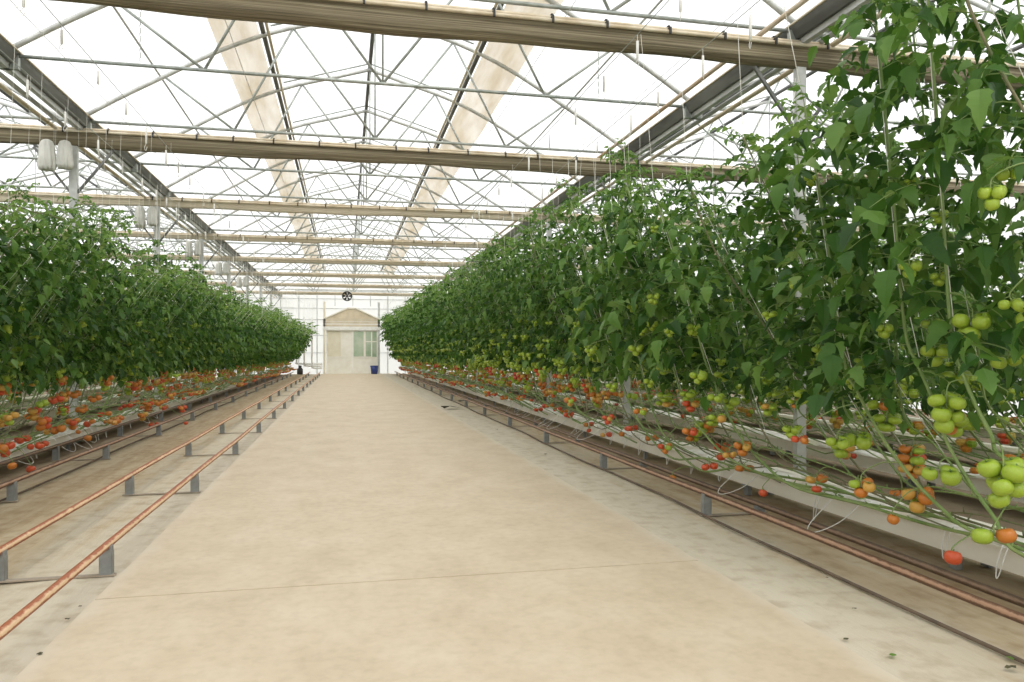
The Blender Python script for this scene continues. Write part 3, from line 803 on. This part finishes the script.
for key in ('RA','RB','LA','LB'):
    s, dx, H = KINDS[key]; sn = SN[key[0]]
    for i, (ykey, y, cpts) in enumerate(entries[key]):
        v = rnd.randrange(6); jit = rnd.uniform(-.08,.08); szz = rnd.uniform(.95,1.05); rz = rnd.uniform(-.07,.07)
        if cpts is not None:
            rg = random.Random(i*77+3)
            e = empty('tomato_vine', tuple(y))
            link('stem', stem_mesh(cpts, rg, M['stem']), e)
            link('foliage', foliage(cpts, cpts[-1][2]+Z0, rg, zlo=1.08, big=1.08).mesh('foliage', [M['leaf'], M['stem'], M['leafy']]), e)
            link('twine', twine_mesh(cpts, key, s), e)
            near_right.append((e, cpts))
            for c in clusters_for(cpts, s, rg, .6):
                if c[1][2]+Z0 > 1.5: cluster(e, *c, rg)
        else:
            path, st, fm, tm, farm = VAR[key][v]
            if s > 0 and 3.4 < y < 6.6: szz *= .83 if key == 'RA' else .80
            if s > 0 and y < 3.0: szz *= 1.08
            yy = y+jit; lod = yy > (17 if key[1] == 'A' else 11)
            loc = (3.55*s, yy, Z0); sxx = 1+max(0, yy-18)/25*(.36 if s > 0 else .62)
            if not lod:
                e = empty('tomato_vine', loc, rz); e.scale = (1,1,szz)
                link('stem', st, e); link('foliage', fm, e); link('twine', tm, e)
                rg = random.Random(i*31+ord(key[0])+ord(key[1])*5)
                dens = 1.0
                if key == 'RA' and yy < 6.5: dens = .3
                if key == 'RA' and yy < 8: near_right.append((e, path))
                if key == 'RB': dens = .7
                if key == 'LA' and yy < 13: near_left.append((e, path))
                if key == 'LA' and yy < 11: dens = .35
                for c in clusters_for(path, s, rg, dens): cluster(e, *c, rg)
            else:
                e = link('tomato_vine', farm, None, loc, (0,0,rz), (sxx,1,szz))
        grp = f'tomato vines {sn} of the path {LN[key[1]]}'
        if i < 28 and key[1] == 'A':
            lb = f'tomato vine {LN["A"]} {sn} of the path, {ORD[i]} from the camera'
        elif i < 14:
            lb = f'tomato vine {LN["B"]} the {ORD[i]} leaning vine {sn} of the path'
        elif key[1] == 'A': lb = f'far leafy tomato vine leaning toward the path in the {sn} row'
        else: lb = f'far leafy tomato vine at the back of the {sn} row'
        tag(e, lb, 'tomato plant', grp); NVINE += 1
bpy.context.view_layer.update()
# measured clusters of the nearest right vines
CL = [  # px, py (top of cluster), depth, count, diameter, colours
    (1003,455,2.95,7,.083,[0]), (947,388,3.45,7,.08,[0]), (972,308,3.40,5,.078,[0]), (857,430,4.0,3,.078,[0]), (838,432,4.1,3,.062,[0]),
    (918,484,3.7,5,.074,[2,1,2,0,1]), (940,462,3.55,3,.08,[0]), (862,474,3.95,4,.065,[2,0,1]), (995,524,3.0,2,.078,[2,0]), (953,547,3.25,1,.076,[3]),
    (893,510,3.85,1,.055,[2]), (763,486,4.9,1,.062,[3]), (710,460,5.5,2,.058,[3]), (673,472,6.0,1,.05,[2]), (743,438,5.1,5,.062,[2,2,1]),
    (730,448,5.2,2,.05,[1]), (690,424,5.6,3,.06,[3,2]), (717,410,5.3,3,.062,[0,0,1]), (800,430,4.5,3,.05,[3,3,2]), (716,390,5.3,3,.06,[0]),
    (665,440,6.0,4,.058,[2,3,0]), (698,368,5.4,4,.062,[0]), (636,342,6.3,4,.062,[0,0]), (694,320,5.6,6,.05,[0]), (652,318,6.2,4,.05,[0]),
    (608,412,6.8,4,.058,[3,3,1]), (640,405,6.4,3,.056,[1,2,0]), (570,395,7.6,4,.06,[3,2,0,1]), (590,345,7.2,4,.055,[0]), (880,395,4.2,3,.06,[2,0,2]),
    (885,318,4.1,5,.045,[0]), (780,330,4.9,4,.048,[0]), (825,340,4.6,4,.055,[0]), (912,170,3.8,6,.036,[0]), (1010,160,3.1,3,.045,[0]), (940,265,3.6,5,.042,[0]),
    (1012,290,3.0,3,.05,[0]), (795,395,4.7,4,.05,[2,0,0]), (770,400,4.9,3,.05,[0,1]), (612,380,6.8,4,.056,[0]), (650,375,6.2,4,.052,[0]), (1008,350,3.2,2,.06,[0])]
CLL = [(40,398,3,[0]), (8,410,4,[1,0]), (42,415,5,[3,2,2]), (57,424,2,[2,3]), (72,416,4,[2,2,3]), (87,420,1,[3]), (107,374,4,[2,1,2]), (135,380,5,[2,3,2]), (94,394,3,[2]),
    (104,410,2,[2,3]), (142,411,4,[1,2,2]), (88,434,1,[2]), (4,440,4,[3,3,2]), (12,460,1,[2]), (31,464,1,[3]), (171,391,4,[2,3,1]), (182,404,4,[3,3,2]), (148,400,5,[3,2,2]),
    (158,399,3,[2,1]), (55,394,3,[3,2]), (154,421,2,[3]), (186,420,1,[3]), (132,368,3,[0,1]), (176,372,3,[0]), (18,302,5,[0]), (100,295,4,[0]), (163,316,3,[0]), (80,368,3,[0]), (120,352,3,[0])]
rg = random.Random(99)
for px, py, n, cols in CLL:
    CL.append((px, py, -2.78/((px-512)/F*math.cos(TH)+math.sin(TH)), n, .08 if cols != [0] else .065, cols))
for px, py, z, n, dia, cols in CL:
    best = None
    for f in (.82,.86,.9,.95,1,1.05,1.1):
        w = at(px, py, z*f)
        if abs(w.x) < 2.4 or abs(w.x) > 3.4: continue
        for e, path in (near_right if w.x > 0 else near_left):
            l = e.matrix_world.inverted() @ w
            d = np.linalg.norm(path-np.array(l), axis=1)+(path[:,2] < l.z)*.1
            q = int(np.argmin(d)); c = d[q]+.15*abs(f-.92)
            if best is None or c < best[0]: best = (c, e, l, path[q], f)
    if best: cluster(best[1], tuple(best[2]), best[3], n, dia*best[4], cols, rg)

# rows further back, past counting from here: leafy mass of the second and third rows
def far_rows(xs, label, H, spacing, keyset, zsc):
    V = []; Fc = []; MI = []; n = 0
    srcs = []
    for key in keyset:
        for (_, _, _, _, me) in VAR[key]:
            vv = np.empty(len(me.vertices)*3); me.vertices.foreach_get('co', vv); vv = vv.reshape(-1,3)
            ff = [tuple(p.vertices) for p in me.polygons]; mi = np.empty(len(me.polygons), int); me.polygons.foreach_get('material_index', mi)
            srcs.append((vv, ff, mi, 3.55*KINDS[key][0]))
    for x in xs:
        y = 2.0
        while y < 30:
            vv, ff, mi, ox = srcs[rnd.randrange(len(srcs))]
            V.append(vv*np.array([1,1,zsc*rnd.uniform(.82,1)])+np.array([x, y+rnd.uniform(-.1,.1), Z0-(.30 if abs(x) > 6 else .05)]))
            Fc.extend([tuple(i+n for i in f) for f in ff]); MI.extend(mi.tolist()); n += len(vv)
            y += spacing
    me = bpy.data.meshes.new('vine_thicket'); me.from_pydata(np.concatenate(V).tolist(), [], Fc)
    for m in [M['leaf'], M['leafy'], M['stem'], M['twine']]+FR: me.materials.append(m)
    me.polygons.foreach_set('material_index', MI); me.update()
    tag(link('vine_thicket', me), label, 'tomato plants', kind='stuff')
far_rows([5.2, 6.85, 8.5, 10.1], 'dense thicket of tomato vines in the rows beyond the right front row', 3.2, .55, ['RB'], .97)
far_rows([-5.2, -6.85, -8.5], 'dense thicket of tomato vines in the rows beyond the left front row', 2.7, .62, ['LB'], .98)

# ------------------------------------------------------------------ drip tubes
def drip(pts, label, group):
    m = MB(); m.tube(crv(pts, 26), .0034, 5); tag(m.build('drip_tube', M['white'], None, True), label, 'drip tube', group)
y = 2.5; i = 0
while y < 15:
    for s, sn in ((1,'right'),(-1,'left')):
        if s < 0 and y < 5: continue
        wide = rnd.random() < .5; w = rnd.uniform(.22,.5) if wide else rnd.uniform(.03,.07); o = rnd.uniform(.08,.30) if wide else rnd.uniform(.01,.04); zb = rnd.uniform(.03,.09); yy = y+rnd.uniform(-.2,.2)
        x = 3.37*s
        pts = [(x+.06*s,yy,.25),(x+.0*s,yy,.25)]
        for q in range(1, 8):
            t_ = math.pi*q/8
            pts.append((x-s*(.03+o*math.sin(t_)), yy+w*(.5-.5*math.cos(t_)), .23-(.23-zb)*math.sin(t_)**.8))
        pts += [(x, yy+w, .25),(x+.06*s, yy+w, .25)]
        drip(pts, f'thin white drip tube looping down from the {sn} trough', f'white drip tubes on the {sn} trough')
    y += rnd.uniform(.4,.75)

# ------------------------------------------------------------------ end wall: doorway, fan, bucket, pipes
YD = 44.2
d = empty('door_1', (.38, YD, 0)); tag(d, 'cream double sliding door at the end of the path', 'door', kind='structure')
m = MB(); m.box((-1.42,-.04,.01),(.0,.02,2.5)); m.build('leaf', M['doorl'], d)
m = MB(); m.box((-1.36,-.055,1.0),(-.62,-.041,2.42)); m.build('panel', M['doorp'], d)
m = MB()
for x in (-1.42,-.60,-.32,-.06): m.box((x,-.065,.01),(x+.05,-.04,2.5))
for z in (.01,.93,2.44): m.box((-1.42,-.06,z),(0,-.04,z+.06))
m.build('frame', M['doorl'], d)
m = MB(); m.box((.02,-.09,.01),(1.46,-.045,2.5)); m.build('leaf', M['doorl'], d)
m = MB(); m.box((.10,-.105,1.0),(.66,-.091,2.42)); m.build('window_pane', M['glassgreen'], d)
m = MB(); m.box((.78,-.105,1.0),(1.08,-.091,2.42)); m.build('window_pane', M['glassgreen'], d)
m = MB(); m.box((1.14,-.105,.95),(1.40,-.091,2.42)); m.build('window_pane', M['glassgreen'], d)
m = MB()
for x in (.02,.66,1.08,1.40): m.box((x,-.115,.01),(x+.07,-.09,2.5))
for z in (.01,.92,1.82,2.44): m.box((.02 if z != 1.82 else .7,-.11,z),(1.46,-.09,z+.05))
m.build('frame', M['doorl'], d)
e = empty('door_porch', (.38, YD-.1, 0))
for x in (-1.52, 1.52):
    m = MB(); m.box((x-.06,-.1,0),(x+.06,.08,4.1)); m.build('post', M['pale'] if x > 0 else M['doorp'], e)
m = MB(); m.box((-1.62,-.13,2.52),(1.62,.08,2.68)); m.build('lintel', M['white'], e)
m = MB()
for z in (2.70, 2.86, 3.0): m.box((-1.6,-.10,z),(1.6,.02,z+.12))
m.build('header_board', M['cream'], e)
m = MB(); m.add([(-1.5,-.08,3.13),(1.5,-.08,3.13),(.25,-.08,3.70),(-.25,-.08,3.70),(-1.5,.05,3.13),(1.5,.05,3.13),(.25,.05,3.70),(-.25,.05,3.70)],
    [(0,1,2,3),(7,6,5,4),(0,4,5,1),(1,5,6,2),(2,6,7,3),(3,7,4,0)]); m.build('gable', M['cream'], e)
m = MB(); m.bar((-1.58,-.1,3.13),(-.2,-.1,3.76),.08,.05); m.bar((1.58,-.1,3.13),(.2,-.1,3.76),.08,.05); m.bar((-.25,-.1,3.75),(.25,-.1,3.75),.08,.05); m.build('gable_trim', M['doorp'], e)
tag(e, 'cream gabled door frame with tall posts around the far door', 'door frame')
e = empty('ventilation_fan', (.10, 38.0, 4.0))
m = MB()
ring = [(.22*math.cos(a), 0, .22*math.sin(a)) for a in np.linspace(0, 2*math.pi, 25)]
m.tube(ring, .03, 6, cap=False); m.build('housing', M['black'], e, True)
for q in range(6):
    a = q*math.pi/3; m = MB()
    m.add([(.04*math.cos(a-.3),-.02,.04*math.sin(a-.3)),(.21*math.cos(a-.38),-.04,.21*math.sin(a-.38)),(.21*math.cos(a+.32),.04,.21*math.sin(a+.32)),(.04*math.cos(a+.3),.02,.04*math.sin(a+.3))], [(0,1,2,3)])
    m.build('blade', M['black'], e)
m = MB(); m.tube([(0,-.06,0),(0,.1,0)], .06, 10); m.build('hub', M['black'], e, True)
m = MB(); m.bar((-.26,.08,.0),(.26,.08,0),.03,.03); m.bar((0,.08,.0),(0,.08,.45),.03,.03); m.build('mount', M['steel'], e)
tag(e, 'small black round fan hanging high in front of the far door', 'fan')
e = empty('bucket', (1.62, 43.35, .006))
m = MB(); m.lathe([(.005,.0),(.17,.0),(.225,.46),(.215,.46),(.165,.02),(.005,.02)], 24); m.build('body', M['bucket'], e, True)
m = MB(); m.tube([(.225*math.cos(a), .225*math.sin(a), .46) for a in np.linspace(0, 2*math.pi, 25)], .014, 6, cap=False); m.build('rim', M['bucket'], e, True)
m = MB(); m.tube([(.23*math.cos(a), -.04*math.sin(a)-.02, .45-.2*math.sin(a)) for a in np.linspace(0, math.pi, 13)], .006, 5); m.build('handle', M['steel'], e, True)
tag(e, 'dark blue bucket standing at the right side of the far door', 'bucket')
e = empty('pipe_manifold', (-2.1, 43.9, 0))
for q in range(3):
    x = -.55+q*.42; m = MB(); m.tube(crv([(x,0,3.2),(x,0,1.9),(x,0,.75-.12*q),(x+.1,0,.6-.12*q),(.85,0,.58-.12*q)], 16), .05, 8); m.build('pipe', M['white'], e, True)
m = MB(); m.lathe([(.01,0),(.16,0),(.16,.3),(.09,.36),(.09,.5),(.01,.5)], 14, c=(-.35,-.25,0)); m.build('valve', M['black'], e, True)
tag(e, 'white upright pipes with a dark valve left of the far door', 'pipes')

# ------------------------------------------------------------------ scraps on the ground
def scrap(px, py, size, mat, label, seed, name='fallen_leaf'):
    z = F*H0/(py-352); w = at(px, py, z); r2 = random.Random(seed); m = MB()
    k = 9; ph = r2.uniform(0, 6)
    vs = [(0,0,size*.25)]+[(size*r2.uniform(.5,1)*math.cos(2*math.pi*i/k+ph), size*r2.uniform(.35,.8)*math.sin(2*math.pi*i/k+ph), r2.uniform(.0,size*.3)) for i in range(k)]
    m.add(vs, [(0, i+1, (i+1) % k+1) for i in range(k)])
    o = m.build(name, mat); o.location = (w.x, w.y, .008); tag(o, label, 'plant scrap')
scrap(451,409,.26,M['crust'],'dark withered leaf clump lying at the right edge of the path',1)
scrap(463,402,.14,M['crust'],'small withered leaf behind the dark clump by the path',2)
scrap(892,657,.022,M['leafy'],'green leaf scrap on the ground near the bottom right',3)
scrap(1011,670,.03,M['crust'],'dark scrap on the ground in the bottom right corner',4)
scrap(1010,660,.026,M['leafy'],'green scrap by the bottom right corner of the ground',5)
scrap(846,641,.016,M['crust'],'tiny dark scrap on the pale dust right of the path',6)
scrap(827,579,.014,M['crust'],'tiny dark crumb between the hose and the path on the right',7)
scrap(80,608,.012,M['crust'],'tiny dark crumb on the dust at the left path edge',8)
scrap(67,621,.018,M['crust'],'small brown scrap at the left path edge',9)
scrap(40,656,.018,M['crust'],'small brown scrap in the bottom left by the path',10)
scrap(854,610,.014,M['crust'],'tiny crumb beside the hose on the right ground',11)
scrap(497,430,.03,M['crust'],'dry leaf bit on the dust right of the path',12)
scrap(545,455,.03,M['crust'],'dry leaf bit nearer along the dust right of the path',13)

# ------------------------------------------------------------------ light, world, camera
w = bpy.data.worlds.new('overcast'); SC.world = w; w.use_nodes = True
nt = w.node_tree; nt.nodes.clear()
out = N(nt, 'ShaderNodeOutputWorld'); bg = N(nt, 'ShaderNodeBackground')
tc = N(nt, 'ShaderNodeTexCoord'); sx = N(nt, 'ShaderNodeSeparateXYZ'); nt.links.new(tc.outputs['Generated'], sx.inputs[0])
rr = ramp(nt, [(0, (.30,.29,.27)), (.5, (.85,.86,.85)), (.62, (1,1,1))])
mr = N(nt, 'ShaderNodeMapRange'); mr.inputs[1].default_value = -1; mr.inputs[2].default_value = 1
nt.links.new(sx.outputs[2], mr.inputs[0]); nt.links.new(mr.outputs[0], rr.inputs[0]); nt.links.new(rr.outputs[0], bg.inputs[0])
bg.inputs[1].default_value = 1.55
nt.links.new(bg.outputs[0], out.inputs[0])
sun = bpy.data.lights.new('sun', 'SUN'); sun.energy = 1.7; sun.angle = R(45); sun.color = (1,.96,.88)
so = bpy.data.objects.new('sun', sun); COL.objects.link(so); so.rotation_euler = (R(40), R(6), 0)
cam = bpy.data.cameras.new('camera'); co = bpy.data.objects.new('camera', cam); COL.objects.link(co)
cam.sensor_width = 36; cam.lens = F/1024*36; cam.shift_y = 11/1024; cam.clip_start = .05; cam.clip_end = 200
co.location = (0, 0, H0); co.rotation_euler = (R(90), 0, -TH)
SC.camera = co
SC.view_settings.view_transform = 'Standard'; SC.view_settings.look = 'None'; SC.view_settings.exposure = 0.0
SC.cycles.transparent_max_bounces = 16
SC.cycles.max_bounces = 8
print('vines', NVINE, 'objects', len(SC.objects))
